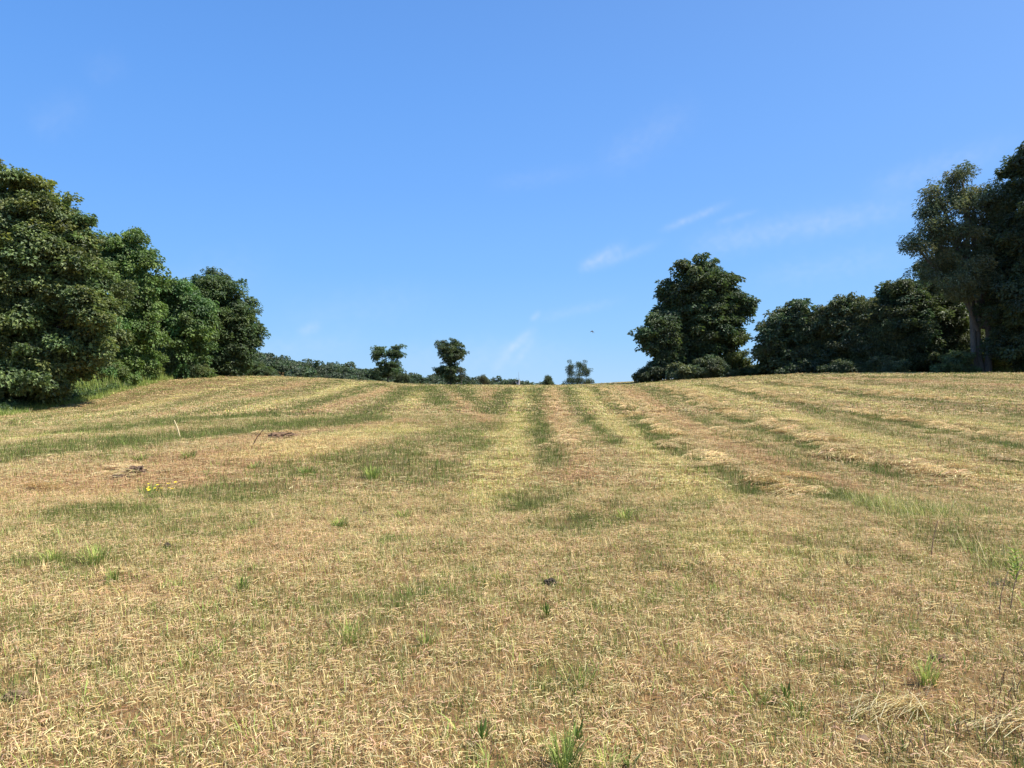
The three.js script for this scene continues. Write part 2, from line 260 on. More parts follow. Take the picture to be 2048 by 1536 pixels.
// crown of leaf sprays in clumps over a set of lobes (centre, radii, density)
function crown(parent, lobes, o, r) {
  const bag = [new Copies(), new Copies()], size = o.size ?? 0.9, gap = o.gap ?? 0.18;
  const seed = r() * 100;
  for (const b of lobes) {
    const area = 4 * Math.PI * Math.pow((Math.pow(b.rx * b.ry, 1.6) + Math.pow(b.rx * b.rz, 1.6) + Math.pow(b.ry * b.rz, 1.6)) / 3, 1 / 1.6);
    const clumps = Math.max(5, Math.round(area * (o.clumps ?? 0.9) * 0.72 * (b.k ?? 1)));
    for (let i = 0; i < clumps; i++) {
      const cy = r() * 2 - 1, a = r() * 6.283, q = Math.sqrt(1 - cy * cy), ux = q * Math.cos(a), uz = q * Math.sin(a);
      const bump = 1 + 0.24 * n3(ux * 1.7 + seed, cy * 1.7, uz * 1.7 + b.x) + 0.12 * n3(ux * 4.5, cy * 4.5 + seed, uz * 4.5) + (r() < 0.06 ? 0.16 : 0), rho = (1 - 0.62 * Math.pow(r(), 1.6)) * bump;
      const x = b.x + ux * b.rx * rho, y = b.y + cy * b.ry * rho, z = b.z + uz * b.rz * rho;
      if (n3(x * 0.55 + seed, y * 0.55, z * 0.55) < -1 + 2 * gap && rho > 0.6) continue;
      if (y < (o.floor ?? 0.15)) continue;
      const rc = (0.5 + r() * 0.65) * (o.clump ?? 1), tone = 0.78 + r() * 0.44, hue = r() - 0.5, m = o.per ?? 7;
      for (let j = 0; j < m; j++) {
        const t1 = r() * 6.283, t2 = Math.acos(2 * r() - 1), rr = rc * Math.cbrt(r()), k = tone * (0.85 + r() * 0.3), s = size * (0.65 + r() * 0.6);
        const col = [o.col[0] * k * (1 + hue * 0.35), o.col[1] * k, o.col[2] * k * (1 - hue * 0.4)];
        bag[r() < 0.5 ? 0 : 1].add(x + rr * Math.sin(t2) * Math.cos(t1), y + rr * Math.cos(t2) * 0.45 - 0.25 * rr * rr / rc, z + rr * Math.sin(t2) * Math.sin(t1), (r() - 0.5) * 0.9, r() * 6.283, (r() - 0.5) * 0.9 , s, s * (0.8 + r() * 0.4), s, col);
      }
    }
  }
  bag.forEach((b, i) => { if (b.m.length) tag(b.mesh('crown', sprays[o.kind][i], leafMat, parent), null, null, null, 'stuff'); });
}
// a tree: base and lobes given as points of the photograph at a distance d, turned into metres there
function tree(name, label, category, d, bx, lobes, o = {}) {
  const r = mulberry(Math.round(bx * 7 + d * 13)), foot = at(bx, 770, d); foot.y = height(foot.x, -d) - 0.05;
  const g = thing(name, foot, label, category, o.group), f = d / FOCAL;
  const L = lobes.map(([px, py, rx, ry, dz = (r() - 0.5) * 1.2, k = 1]) => { const c = at(px, py, d).sub(foot); return { x: c.x, y: c.y, z: dz, rx: rx * f, ry: ry * f, rz: (rx * 0.55 + ry * 0.45) * f * (o.deep ?? 1), k }; });
  const top = Math.max(...L.map((b) => b.y + b.ry)), R = o.trunk ?? top * 0.018;
  const stems = o.stems ?? 1;
  const tops = [...L].sort((a, b) => b.y - a.y);
  for (let i = 0; i < stems; i++) {
    const to = tops[Math.min(i, tops.length - 1)], off = stems > 1 ? (i - (stems - 1) / 2) * R * 1.4 : 0, lean = o.lean ?? 0;
    const P = [new THREE.Vector3(off, -0.1, 0), new THREE.Vector3(off * 1.4 + lean * 0.3 + (r() - 0.5) * R, top * 0.2, (r() - 0.5) * R), new THREE.Vector3(lerp(off, to.x, 0.4) + (r() - 0.5) * 0.3, to.y * 0.55, to.z * 0.4), new THREE.Vector3(to.x, to.y, to.z)];
    part('trunk', limbGeo(P, R * (stems > 1 ? 0.8 : 1), R * 0.2, 9), o.bark ?? barkMat, g);
  }
  for (const b of L) { // a limb into each lobe and smaller branches out to its rim
    if (o.bush) break;
    const y0 = Math.max(top * 0.15, b.y * 0.55 - 0.3), s = new THREE.Vector3(b.x * 0.12, y0, b.z * 0.12), e = new THREE.Vector3(b.x, b.y, b.z), m = s.clone().lerp(e, 0.5).add(new THREE.Vector3((r() - 0.5) * 0.4, 0.15 * b.ry, (r() - 0.5) * 0.4));
    const limb = part('limb', limbGeo([s, m, e], R * 0.42, R * 0.14, 6), o.bark ?? barkMat, g), tw = [];
    for (let i = 0; i < (o.twigs ?? 5); i++) { const a = r() * 6.283, v = new THREE.Vector3(Math.cos(a) * b.rx, (r() - 0.25) * b.ry, Math.sin(a) * b.rz).multiplyScalar(0.85), t0 = s.clone().lerp(e, 0.5 + r() * 0.5); tw.push(limbGeo([t0, t0.clone().lerp(e.clone().add(v), 0.5).add(new THREE.Vector3(0, 0.1 * b.ry, 0)), e.clone().add(v)], R * 0.13, 0.012, 4)); }
    if (tw.length) part('branches', mergeGeometries(tw), o.bark ?? barkMat, limb);
  }
  if (o.bush) for (let i = 0; i < 5; i++) { const b = L[i % L.length]; part('stem', limbGeo([new THREE.Vector3((r() - 0.5) * 0.3, -0.1, (r() - 0.5) * 0.3), new THREE.Vector3(b.x * 0.5, b.y * 0.5, b.z * 0.5), new THREE.Vector3(b.x + (r() - 0.5) * b.rx, b.y + 0.3 * b.ry, b.z)], 0.035, 0.01, 5), barkMat, g); }
  crown(g, L, { kind: 'broad', col: [0.078, 0.128, 0.027], ...o }, r);
  return g;
}
const LEFT = 'trees along the left edge of the field', RIGHT = 'trees of the wood along the right edge', CREST = 'small trees on the crest of the field';

// left edge
tree('maple_tree', 'huge dense maple cut by the left edge, branches drooping to the ground', 'tree', 42, 30, [
  [20, 420, 92, 92], [92, 448, 68, 76], [120, 560, 88, 92], [30, 560, 110, 110], [150, 640, 80, 74], [60, 690, 120, 78], [-90, 500, 120, 150], [-90, 680, 130, 110], [128, 712, 78, 48], [192, 610, 42, 46], [160, 480, 34, 50], [70, 760, 90, 24, 1.5, 0.7], [-60, 780, 90, 30]],
  { kind: 'maple', col: [0.132, 0.177, 0.037], size: 0.8, clumps: 1.25, per: 8, gap: 0.14, trunk: 0.42, group: LEFT });
tree('vine_clad_tree', 'slender tower-like tree smothered in bright green vines, beside the maple', 'tree', 56, 262, [
  [250, 485, 26, 30, 0, 0.9], [240, 530, 28, 38], [262, 570, 34, 46], [256, 640, 42, 58], [284, 600, 24, 40], [250, 700, 44, 36], [298, 560, 16, 22, 0, 0.5], [292, 515, 16, 14, 0, 0.35], [212, 505, 16, 14, 0, 0.35], [270, 466, 16, 9, 0, 0.35], [305, 640, 20, 40, 0, 0.6]],
  { kind: 'vine', col: [0.14, 0.235, 0.038], size: 0.75, clumps: 1.2, per: 7, gap: 0.2, group: LEFT });
tree('broadleaf_tree', 'bright green tree with hanging curtains of leaves between vine tower and round tree', 'tree', 62, 348, [
  [332, 606, 34, 44], [360, 588, 34, 34], [338, 672, 42, 58], [376, 690, 44, 52], [312, 694, 32, 44], [400, 640, 30, 50], [345, 735, 50, 18]],
  { kind: 'vine', col: [0.116, 0.203, 0.035], size: 0.85, clumps: 1.1, gap: 0.18, group: LEFT });
tree('broadleaf_tree', 'round dark green tree ending the left row, leafy down to the grass', 'tree', 67, 440, [
  [420, 592, 48, 46], [452, 622, 46, 58], [470, 662, 40, 56], [430, 682, 50, 62], [488, 664, 18, 24], [466, 712, 34, 36], [396, 615, 36, 56], [420, 730, 50, 20]],
  { kind: 'broad', col: [0.090, 0.147, 0.033], size: 0.9, clumps: 1.15, gap: 0.15, group: LEFT });
tree('elder_bush', 'yellow-green rounded bush on the bank below the vine-clad tree', 'bush', 57, 268, [[272, 716, 46, 22], [240, 738, 28, 26], [292, 735, 30, 20]], { bush: 1, kind: 'vine', col: [0.178, 0.255, 0.037], size: 0.6, clumps: 2.4, per: 7, clump: 0.6, gap: 0.1 });
tree('bank_shrub', 'low leafy shrub at the foot of the round left tree', 'bush', 75, 512, [[508, 738, 24, 14], [532, 744, 16, 9]], { bush: 1, kind: 'broad', col: [0.101, 0.158, 0.035], size: 0.6, clumps: 2.6, clump: 0.55, gap: 0.1 });
tree('bank_shrub', 'grey-green sprawling shrub between elder bush and the curtain-leaved tree', 'bush', 60.5, 342, [[335, 715, 34, 24], [315, 735, 26, 20], [375, 738, 26, 16]], { bush: 1, kind: 'feather', col: [0.116, 0.165, 0.050], size: 0.7, clumps: 2.4, clump: 0.6, gap: 0.12 });
tree('bank_shrub', 'bright green weedy shrub on the bank nearest the maple', 'bush', 53, 232, [[228, 745, 22, 24], [248, 750, 22, 18]], { bush: 1, kind: 'vine', col: [0.147, 0.232, 0.037], size: 0.5, clumps: 3, clump: 0.5, gap: 0.1 });

// crest
tree('young_tree', 'small forked tree on the crest, left of the other crest trees', 'tree', 85, 776, [[757, 706, 13, 17], [789, 704, 15, 17], [774, 732, 17, 20], [760, 742, 16, 12], [790, 738, 12, 16]], { kind: 'oak', col: [0.078, 0.128, 0.027], size: 0.55, clumps: 2.7, clump: 0.5, per: 4, gap: 0.3, trunk: 0.11, group: CREST });
tree('crest_shrub', 'dark rounded shrub against the forked crest tree', 'bush', 86, 806, [[806, 754, 11, 11]], { bush: 1, kind: 'broad', col: [0.062, 0.098, 0.025], size: 0.55, clumps: 3, clump: 0.4, gap: 0.1 });
tree('young_tree', 'top-heavy crest tree with ragged wind-swept crown', 'tree', 85, 902, [[898, 697, 20, 20], [914, 700, 14, 18], [902, 724, 20, 22], [880, 738, 13, 8, 0, 0.6], [904, 748, 16, 16], [888, 684, 10, 8, 0, 0.7]], { kind: 'oak', col: [0.070, 0.112, 0.027], size: 0.55, clumps: 2.7, clump: 0.5, per: 4, gap: 0.28, trunk: 0.13, group: CREST });
tree('sapling', 'little lollipop sapling tucked against the wind-swept crest tree', 'sapling', 84, 923, [[922, 744, 6, 9]], { bush: 1, kind: 'feather', col: [0.109, 0.135, 0.062], size: 0.4, clumps: 6, clump: 0.3, gap: 0.15 });
tree('sapling', 'slim upright sapling on the crest next to the pale stump', 'sapling', 86, 969, [[966, 756, 4.5, 11], [971, 763, 5, 7]], { bush: 1, kind: 'feather', col: [0.109, 0.128, 0.056], size: 0.4, clumps: 6, clump: 0.3, gap: 0.15 });
tree('sapling', 'tiny cone-shaped sapling on the crest in the open sky', 'sapling', 86, 1097, [[1097, 753, 3.5, 7], [1096, 761, 6, 7], [1098, 767, 9, 6]], { bush: 1, kind: 'feather', col: [0.093, 0.135, 0.044], size: 0.4, clumps: 7, clump: 0.3, gap: 0.1 });
tree('crest_shrub', 'feathery many-stemmed bush on the crest under the bird', 'bush', 86, 1156, [[1142, 738, 6, 16], [1160, 735, 5, 15], [1171, 740, 6, 17], [1150, 762, 20, 8], [1174, 762, 14, 8], [1153, 752, 8, 10]], { bush: 1, kind: 'feather', col: [0.085, 0.120, 0.050], size: 0.45, clumps: 4, clump: 0.45, gap: 0.3, per: 4 });

// right-centre tree and what grows round it
tree('oak_tree', 'tall dark broad-crowned oak alone at centre right of the crest', 'tree', 76, 1390, [
  [1400, 552, 44, 34], [1374, 588, 46, 40], [1432, 588, 44, 40], [1402, 640, 66, 50], [1466, 614, 32, 26], [1340, 586, 18, 11, 0, 0.8], [1402, 692, 52, 44], [1442, 668, 36, 46], [1490, 608, 12, 11, 0, 0.8], [1384, 720, 44, 30], [1350, 625, 30, 30]],
  { kind: 'oak', col: [0.081, 0.122, 0.028], size: 0.95, clumps: 1.15, gap: 0.16, trunk: 0.36, group: RIGHT });
tree('broadleaf_tree', 'shorter dark tree leaning out of the lone oak toward the open crest', 'tree', 74, 1335, [[1332, 640, 24, 24], [1318, 672, 36, 34], [1344, 702, 30, 34], [1296, 672, 18, 12], [1330, 725, 26, 24]], { kind: 'oak', col: [0.081, 0.130, 0.035], size: 0.9, clumps: 1.3, gap: 0.16, group: RIGHT });
tree('hedge_shrub', 'black-green bush at the open-sky foot of the leaning tree', 'bush', 73, 1310, [[1298, 744, 24, 13], [1325, 738, 20, 18], [1285, 752, 14, 7]], { bush: 1, kind: 'broad', col: [0.068, 0.100, 0.026], size: 0.7, clumps: 2.2, clump: 0.55, gap: 0.1 });
tree('hedge_shrub', 'leafy grey-green bush directly below the oak trunk', 'bush', 72, 1366, [[1366, 740, 28, 15], [1385, 748, 20, 9]], { bush: 1, kind: 'oak', col: [0.126, 0.162, 0.053], size: 0.7, clumps: 2.2, clump: 0.55, gap: 0.1 });
tree('hedge_shrub', 'mid green bush under the right side of the oak', 'bush', 72, 1425, [[1420, 732, 28, 20], [1442, 742, 24, 14], [1400, 745, 18, 10]], { bush: 1, kind: 'broad', col: [0.098, 0.134, 0.039], size: 0.7, clumps: 2.2, clump: 0.55, gap: 0.1 });
tree('hedge_shrub', 'yellow-tinged taller shrub in the gap right of the oak', 'bush', 75, 1468, [[1470, 712, 16, 16], [1478, 735, 20, 18], [1460, 742, 22, 12]], { bush: 1, kind: 'broad', col: [0.165, 0.190, 0.037], size: 0.7, clumps: 2.2, clump: 0.55, gap: 0.1 });
tree('hedge_shrub', 'low dark hedge bush in the gap, nearer the oak', 'bush', 74, 1508, [[1500, 743, 22, 11], [1522, 740, 18, 12]], { bush: 1, kind: 'broad', col: [0.088, 0.126, 0.032], size: 0.65, clumps: 2.4, clump: 0.5, gap: 0.1 });
tree('hedge_shrub', 'low dark hedge bush in the gap, touching the wood', 'bush', 73, 1545, [[1545, 742, 22, 12], [1565, 744, 18, 10]], { bush: 1, kind: 'broad', col: [0.088, 0.130, 0.032], size: 0.65, clumps: 2.4, clump: 0.5, gap: 0.1 });

// wood on the right
tree('broadleaf_tree', 'rounded dark tree that starts the wood, beside the sky gap', 'tree', 71, 1580, [[1582, 634, 34, 34], [1560, 660, 38, 42], [1602, 664, 36, 46], [1528, 704, 18, 16], [1572, 712, 44, 38], [1610, 720, 40, 30]], { kind: 'oak', col: [0.088, 0.126, 0.035], size: 0.9, clumps: 1.2, gap: 0.16, trunk: 0.2, group: RIGHT });
tree('broadleaf_tree', 'low brownish-green tree behind the first rounded tree of the wood', 'tree', 69, 1650, [[1645, 655, 30, 34], [1640, 705, 42, 46], [1660, 730, 40, 22]], { kind: 'feather', col: [0.126, 0.144, 0.039], size: 0.9, clumps: 1.4, gap: 0.18, trunk: 0.15, group: RIGHT });
tree('broadleaf_tree', 'tree with three spiky leaders in the middle of the wood edge', 'tree', 68, 1700, [[1668, 610, 18, 22, 0, 0.7], [1700, 604, 20, 20, 0, 0.8], [1690, 635, 34, 34], [1705, 675, 50, 52], [1700, 725, 56, 28]], { kind: 'oak', col: [0.101, 0.130, 0.039], size: 0.85, clumps: 1.3, gap: 0.2, trunk: 0.18, group: RIGHT });
tree('broadleaf_tree', 'olive feathery tree in the wood edge, just before the line rises', 'tree', 67, 1752, [[1735, 620, 26, 26, 0, 0.8], [1762, 612, 28, 28], [1755, 655, 44, 44], [1760, 705, 52, 44]], { kind: 'feather', col: [0.116, 0.140, 0.039], size: 0.95, clumps: 1.5, gap: 0.16, trunk: 0.18, group: RIGHT });
tree('broadleaf_tree', 'dense dark green dome of a tree left of the tall locust', 'tree', 66, 1810, [[1805, 582, 36, 32], [1830, 600, 40, 36], [1810, 640, 52, 52], [1812, 700, 56, 46]], { kind: 'broad', col: [0.077, 0.119, 0.037], size: 0.95, clumps: 1.2, gap: 0.14, trunk: 0.2, group: RIGHT });
tree('broadleaf_tree', 'shaded tree filling in under the left limbs of the locust', 'tree', 66, 1880, [[1870, 600, 40, 36], [1890, 650, 48, 50], [1880, 700, 50, 42]], { kind: 'broad', col: [0.088, 0.126, 0.035], size: 0.95, clumps: 1.2, gap: 0.16, trunk: 0.18, group: RIGHT });
tree('locust_tree', 'tallest airy locust with bare grey multi-stemmed trunk at wood edge', 'tree', 60, 1962, [
  [1925, 362, 32, 28, 0, 0.8], [1880, 400, 34, 34, 0, 0.8], [1948, 408, 44, 40, 0, 0.8], [1990, 398, 30, 34, 0, 0.8], [1862, 462, 30, 40, 0, 0.8], [1930, 480, 58, 50, 0, 0.8], [1990, 480, 42, 56, 0, 0.8], [1828, 488, 18, 14, 0, 0.7], [1872, 530, 40, 26, 0, 0.8], [1930, 545, 54, 30, 1.5, 0.5], [1890, 575, 44, 18, 2, 0.6], [2000, 570, 40, 40, 0, 0.7]],
  { kind: 'feather', col: [0.136, 0.162, 0.059], size: 0.95, clumps: 1.15, gap: 0.32, per: 6, trunk: 0.36, stems: 3, bark: paleBark, twigs: 7, group: RIGHT });
tree('broadleaf_tree', 'dark towering tree cut by the right edge of the view', 'tree', 57, 2075, [[2062, 322, 34, 50, 0, 0.7], [2082, 420, 70, 90], [2058, 520, 56, 70], [2075, 610, 84, 70], [2130, 520, 90, 120], [2040, 680, 50, 46, 0, 0.5], [2120, 690, 90, 60, 0, 0.7]], { kind: 'broad', col: [0.070, 0.108, 0.032], size: 0.95, clumps: 1.1, gap: 0.16, trunk: 0.4, group: RIGHT });
tree('broadleaf_tree', 'yellow-green understorey tree seen just right of the locust trunk', 'tree', 66, 2000, [[1995, 690, 30, 34], [2015, 650, 40, 44], [1985, 720, 26, 24]], { kind: 'broad', col: [0.165, 0.216, 0.039], size: 0.8, clumps: 1.4, gap: 0.2, trunk: 0.12, group: RIGHT });
tree('broadleaf_tree', 'shadowy background tree behind the dark dome and the locust', 'tree', 76, 1930, [[1900, 560, 60, 60], [1960, 600, 60, 80], [1900, 660, 60, 70], [2010, 560, 60, 80]], { kind: 'broad', col: [0.070, 0.104, 0.032], size: 1.1, clumps: 0.9, gap: 0.12, trunk: 0.22, group: RIGHT });
tree('wood_shrub', 'pale leafy shrub at the grass line left of the locust trunk', 'bush', 59, 1925, [[1925, 722, 24, 18], [1935, 738, 24, 10], [1905, 738, 20, 10]], { bush: 1, kind: 'broad', col: [0.155, 0.190, 0.053], size: 0.6, clumps: 2.6, clump: 0.5, gap: 0.16 });
tree('wood_shrub', 'grey-green shrub with bare twigs below the dark dome tree', 'bush', 63, 1790, [[1780, 728, 26, 16], [1800, 738, 22, 10], [1760, 740, 20, 9]], { bush: 1, kind: 'broad', col: [0.136, 0.166, 0.056], size: 0.6, clumps: 2.6, clump: 0.5, gap: 0.16 });
tree('wood_shrub', 'dull green shrub at the foot of the three-leader tree', 'bush', 65, 1705, [[1700, 732, 34, 16], [1670, 740, 28, 10], [1735, 740, 22, 10]], { bush: 1, kind: 'broad', col: [0.116, 0.154, 0.045], size: 0.65, clumps: 2.4, clump: 0.5, gap: 0.14 });

{ // undergrowth deep inside both woods and the rough unmown strip along the left edge
  const r = mulberry(900), wood = new Copies(), rough = new Copies();
  for (let i = 0; i < 5200; i++) { const d = 67 + r() * 24, px = 1560 + r() * 620, p = at(px, 760, d), h = height(p.x, -d), y = Math.pow(r(), 1.3) * 4.2 * smoothstep(px, 1540, 1760) + 0.3, k = 0.7 + r() * 0.6; if (px > 1840 && px < 1990 && d < 69) continue; wood.add(p.x, h + y, -d, (r() - 0.5), r() * 6.28, (r() - 0.5), 1.1, 1, 1.1, [0.055 * k, 0.09 * k, 0.028 * k]); }
  for (let i = 0; i < 2600; i++) { const d = 37 + r() * 24, edge = fieldEdge(d), x = edge - 0.6 - Math.pow(r(), 1.4) * 9, k = 0.7 + r() * 0.6, h = height(x, -d); wood.add(x, h + 0.15 + r() * 0.8 * smoothstep(edge - x, 0, 3), -d, (r() - 0.5), r() * 6.28, (r() - 0.5), 0.75, 0.75, 0.75, [0.08 * k, 0.14 * k, 0.03 * k]); }
  tag(wood.mesh('woodland_undergrowth', sprays.broad[0], leafMat), 'shaded leafy undergrowth beneath the trees of both field edges', 'undergrowth', null, 'stuff');
}

// ───────── far wooded ridge ─────────
{
  const r = mulberry(41), tufts = [new Copies(), new Copies()], made = [spray(21, 90, 0.24, 0.2, { flat: 0.9, tilt: 0.8 }), spray(22, 90, 0.24, 0.2, { flat: 0.9, tilt: 0.8 })];
  for (let i = 0; i < 1500; i++) {
    const d = 480 + r() * 330, x = -330 + r() * 400, h = height(x, -d); if (h < -8) continue;
    const s = 4 + r() * r() * 8, k = 0.75 + r() * 0.45, col = [0.07 * k, 0.11 * k, 0.036 * k];
    for (let j = 0; j < 5; j++) tufts[j % 2].add(x + (r() - 0.5) * s * 0.7, h + s * (0.35 + 0.6 * r()), -d + (r() - 0.5) * s * 0.7, (r() - 0.5) * 0.6, r() * 6.28, (r() - 0.5) * 0.6, s * 0.75, s * 0.7, s * 0.75, col.map((c) => c * (0.85 + r() * 0.3)));
  }
  tufts.forEach((t, i) => tag(t.mesh('far_wood', made[i], leafMat), ['hazy green wood covering the far ridge', 'hazy green wood covering the far ridge'][i], 'wood', 'wood on the far ridge', 'stuff'));
}

// ───────── grass, stubble and cut hay ─────────
const grassMat = new THREE.MeshPhysicalMaterial({ vertexColors: true, roughness: 0.92, transmission: 0.3, thickness: 0, side: THREE.DoubleSide, specularIntensity: 0.35 });
const C = { straw: [0.73, 0.6, 0.29], tan: [0.6, 0.43, 0.19], brown: [0.32, 0.185, 0.085], pink: [0.64, 0.42, 0.25], green: [0.135, 0.19, 0.034], light: [0.29, 0.36, 0.08], lime: [0.44, 0.5, 0.12], olive: [0.22, 0.22, 0.055] };
function pick(mix, r) { let t = r() * mix.reduce((a, m) => a + m[1], 0); for (const [n, w] of mix) { t -= w; if (t <= 0) return C[n]; } return C.straw; }
function blade(s, x, y, z, a, len, wid, lean, curl, col, steps = 2) { // rooted at x,y,z, leaning towards angle a
  const dx = Math.cos(a), dz = Math.sin(a), sx = -dz * wid / 2, sz = dx * wid / 2; let px = x, py = y, pz = z, th = lean;
  for (let i = 0; i < steps; i++) {
    const l = len / steps, qx = px + dx * Math.sin(th) * l, qy = py + Math.cos(th) * l, qz = pz + dz * Math.sin(th) * l, w0 = 1 - i / steps * 0.6, w1 = i === steps - 1 ? 0 : 1 - (i + 1) / steps * 0.6;
    s.tri([px - sx * w0, py, pz - sz * w0], [px + sx * w0, py, pz + sz * w0], [qx + sx * w1, qy, qz + sz * w1], col);
    if (w1) s.tri([px - sx * w0, py, pz - sz * w0], [qx + sx * w1, qy, qz + sz * w1], [qx - sx * w1, qy, qz - sz * w1], col);
    px = qx; py = qy; pz = qz; th += curl;
  }
}
function strand(s, x, y, z, a, len, wid, arch, col) { // a dry stem lying on the ground, a little arched
  const dx = Math.cos(a), dz = Math.sin(a), n = 3, px = [], sx = -dz * wid / 2, sz = dx * wid / 2, bend = (Math.sin(x * 91 + z * 57)) * 0.14;
  for (let i = 0; i <= n; i++) { const t = i / n - 0.5, b = bend * (t * t - 0.25) * len; px.push([x + dx * t * len - dz * b, y + arch * (1 - 4 * t * t), z + dz * t * len + dx * b]); }
  for (let i = 0; i < n; i++) { const p = px[i], q = px[i + 1]; s.tri([p[0] - sx, p[1], p[2] - sz], [p[0] + sx, p[1] + wid * 0.4, p[2] + sz], [q[0] + sx, q[1] + wid * 0.4, q[2] + sz], col); s.tri([p[0] - sx, p[1], p[2] - sz], [q[0] + sx, q[1] + wid * 0.4, q[2] + sz], [q[0] - sx, q[1], q[2] - sz], col); }
}
function stubble(seed, n, rad, h0, h1, wid, mix, leanMax = 0.6) {
  const r = mulberry(seed), s = new Soup();
  for (let i = 0; i < n; i++) { const a = r() * 6.283, q = Math.sqrt(r()) * rad; blade(s, Math.cos(a) * q, -0.01, Math.sin(a) * q, r() * 6.283, h0 + (h1 - h0) * r() * r(), wid * (0.6 + r() * 0.8), r() * leanMax, (r() - 0.3) * 0.35, tint(pick(mix, r), r, 0.5)); }
  return s.geo();
}
function litter(seed, n, rad, l0, l1, wid, high, mix) {
  const r = mulberry(seed), s = new Soup();
  for (let i = 0; i < n; i++) { const a = r() * 6.283, q = Math.sqrt(r()) * rad; strand(s, Math.cos(a) * q, 0.004 + r() * high, Math.sin(a) * q, r() * 6.283, l0 + (l1 - l0) * r(), wid * (0.6 + r() * 0.8), r() * r() * 0.012, tint(pick(mix, r), r, 0.55)); }
  return s.geo();
}
const dryMix = [['straw', 5], ['tan', 4], ['pink', 1.6], ['brown', 2], ['light', 1], ['lime', 1.4], ['olive', 1.2]], greenMix = [['green', 5], ['light', 4], ['olive', 3], ['straw', 1], ['tan', 0.5]], litterMix = [['straw', 6], ['tan', 4], ['pink', 2], ['brown', 2]];
const bands = [ // nearer than, blades get wider and clumps larger with distance
  { d0: -3, d1: 9, cell: 0.085, rad: 0.1, wid: 0.0028, n: 66, ln: 28, lw: 0.0022, hs: 1 },
  { d0: 9, d1: 22, cell: 0.15, rad: 0.17, wid: 0.0046, n: 66, ln: 34, lw: 0.0036, hs: 1 },
  { d0: 22, d1: 48, cell: 0.31, rad: 0.34, wid: 0.014, n: 44, ln: 30, lw: 0.011, hs: 1.05 },
  { d0: 48, d1: 112, cell: 0.56, rad: 0.6, wid: 0.026, n: 60, ln: 36, lw: 0.02, hs: 1.1 },
];
const KEEP = [];
bands.forEach((b, bi) => {
  const r = mulberry(300 + bi), dry = [new Copies(), new Copies()], green = [new Copies(), new Copies()], lit = [new Copies(), new Copies()], lush = new Copies();
  const gd = [0, 1].map((i) => stubble(50 + bi * 10 + i, b.n, b.rad, 0.025, 0.1 * b.hs, b.wid, dryMix, 0.6)), gg = [0, 1].map((i) => stubble(54 + bi * 10 + i, b.n, b.rad, 0.03, 0.13 * b.hs, b.wid, greenMix, 0.6)), gl = [0, 1].map((i) => litter(57 + bi * 10 + i, b.ln, b.rad, 0.015, 0.075 + 0.025 * bi, b.lw, 0.02, litterMix));
  const gt = stubble(90 + bi, 26, b.rad * 1.1, 0.1, 0.3, b.wid * 1.1, [['light', 3], ['lime', 4], ['green', 1.2], ['straw', 3], ['olive', 1.5]], 0.9);
  for (let d = b.d0; d < b.d1; d += b.cell) {
    const half = Math.min(0.78 * Math.max(d, 0) + 3.2, 62);
    for (let x0 = -half; x0 < half; x0 += b.cell) {
      const x = x0 + (r() - 0.5) * b.cell * 1.4, z = -(d + (r() - 0.5) * b.cell * 1.4);
      if (-z > 34 && x < fieldEdge(-z) + 0.3 * n2(z * 0.7, 5)) continue;
      const k = cover(x, z), y = height(x, z), s = 0.75 + r() * 0.55;
      const tone = 0.86 + r() * 0.28, warm = k.brown, pale = k.pale;
      const colD = [tone * (1 + 0.18 * pale - 0.08 * warm), tone * (1 + 0.28 * pale - 0.2 * warm), tone * (1 + 0.15 * pale - 0.2 * warm)];
      const isG = r() < k.g, hs = s * (1 + 0.5 * k.dark * r());
      if (isG) { const gk = tone; green[r() < 0.5 ? 0 : 1].add(x, y, z, (r() - 0.5) * 0.3, r() * 6.283, (r() - 0.5) * 0.3, s, hs, s, [gk * (1 + 0.8 * pale - 0.25 * k.dark), gk * (1 + 0.6 * pale - 0.24 * k.dark), gk * (1 + 0.5 * pale - 0.24 * k.dark)]); }
      else dry[r() < 0.5 ? 0 : 1].add(x, y, z, (r() - 0.5) * 0.3, r() * 6.283, (r() - 0.5) * 0.3, s, s, s, colD);
      if (r() > k.g * 0.7 + k.dark * 0.3) lit[r() < 0.5 ? 0 : 1].add(x, y + 0.004, z, (r() - 0.5) * 0.25, r() * 6.283, (r() - 0.5) * 0.25, s, s, s, colD);
      if (k.lush > 0.1 && r() < k.lush * 0.32) lush.add(x, y, z, (r() - 0.5) * 0.3, r() * 6.283, (r() - 0.5) * 0.3, s, s, s, [tone, tone, tone]);
    }
  }
  KEEP.push([dry, gd, 'dry_stubble', 'dry tan cut stubble covering the field'], [green, gg, 'green_stubble', 'short green regrowing grass among the stubble'], [lit, gl, 'hay_litter', 'loose dry clippings lying on the stubble']);
  if (lush.m.length) KEEP.push([[lush], [gt], 'long_grass', 'longer yellow-green grass missed by the mower']);
});
KEEP.forEach(([bags, geos, name, label]) => bags.forEach((b, i) => { if (b.m.length) tag(b.mesh(name, geos[i], grassMat), label, name.includes('hay') ? 'hay' : 'grass', label, 'stuff'); }));

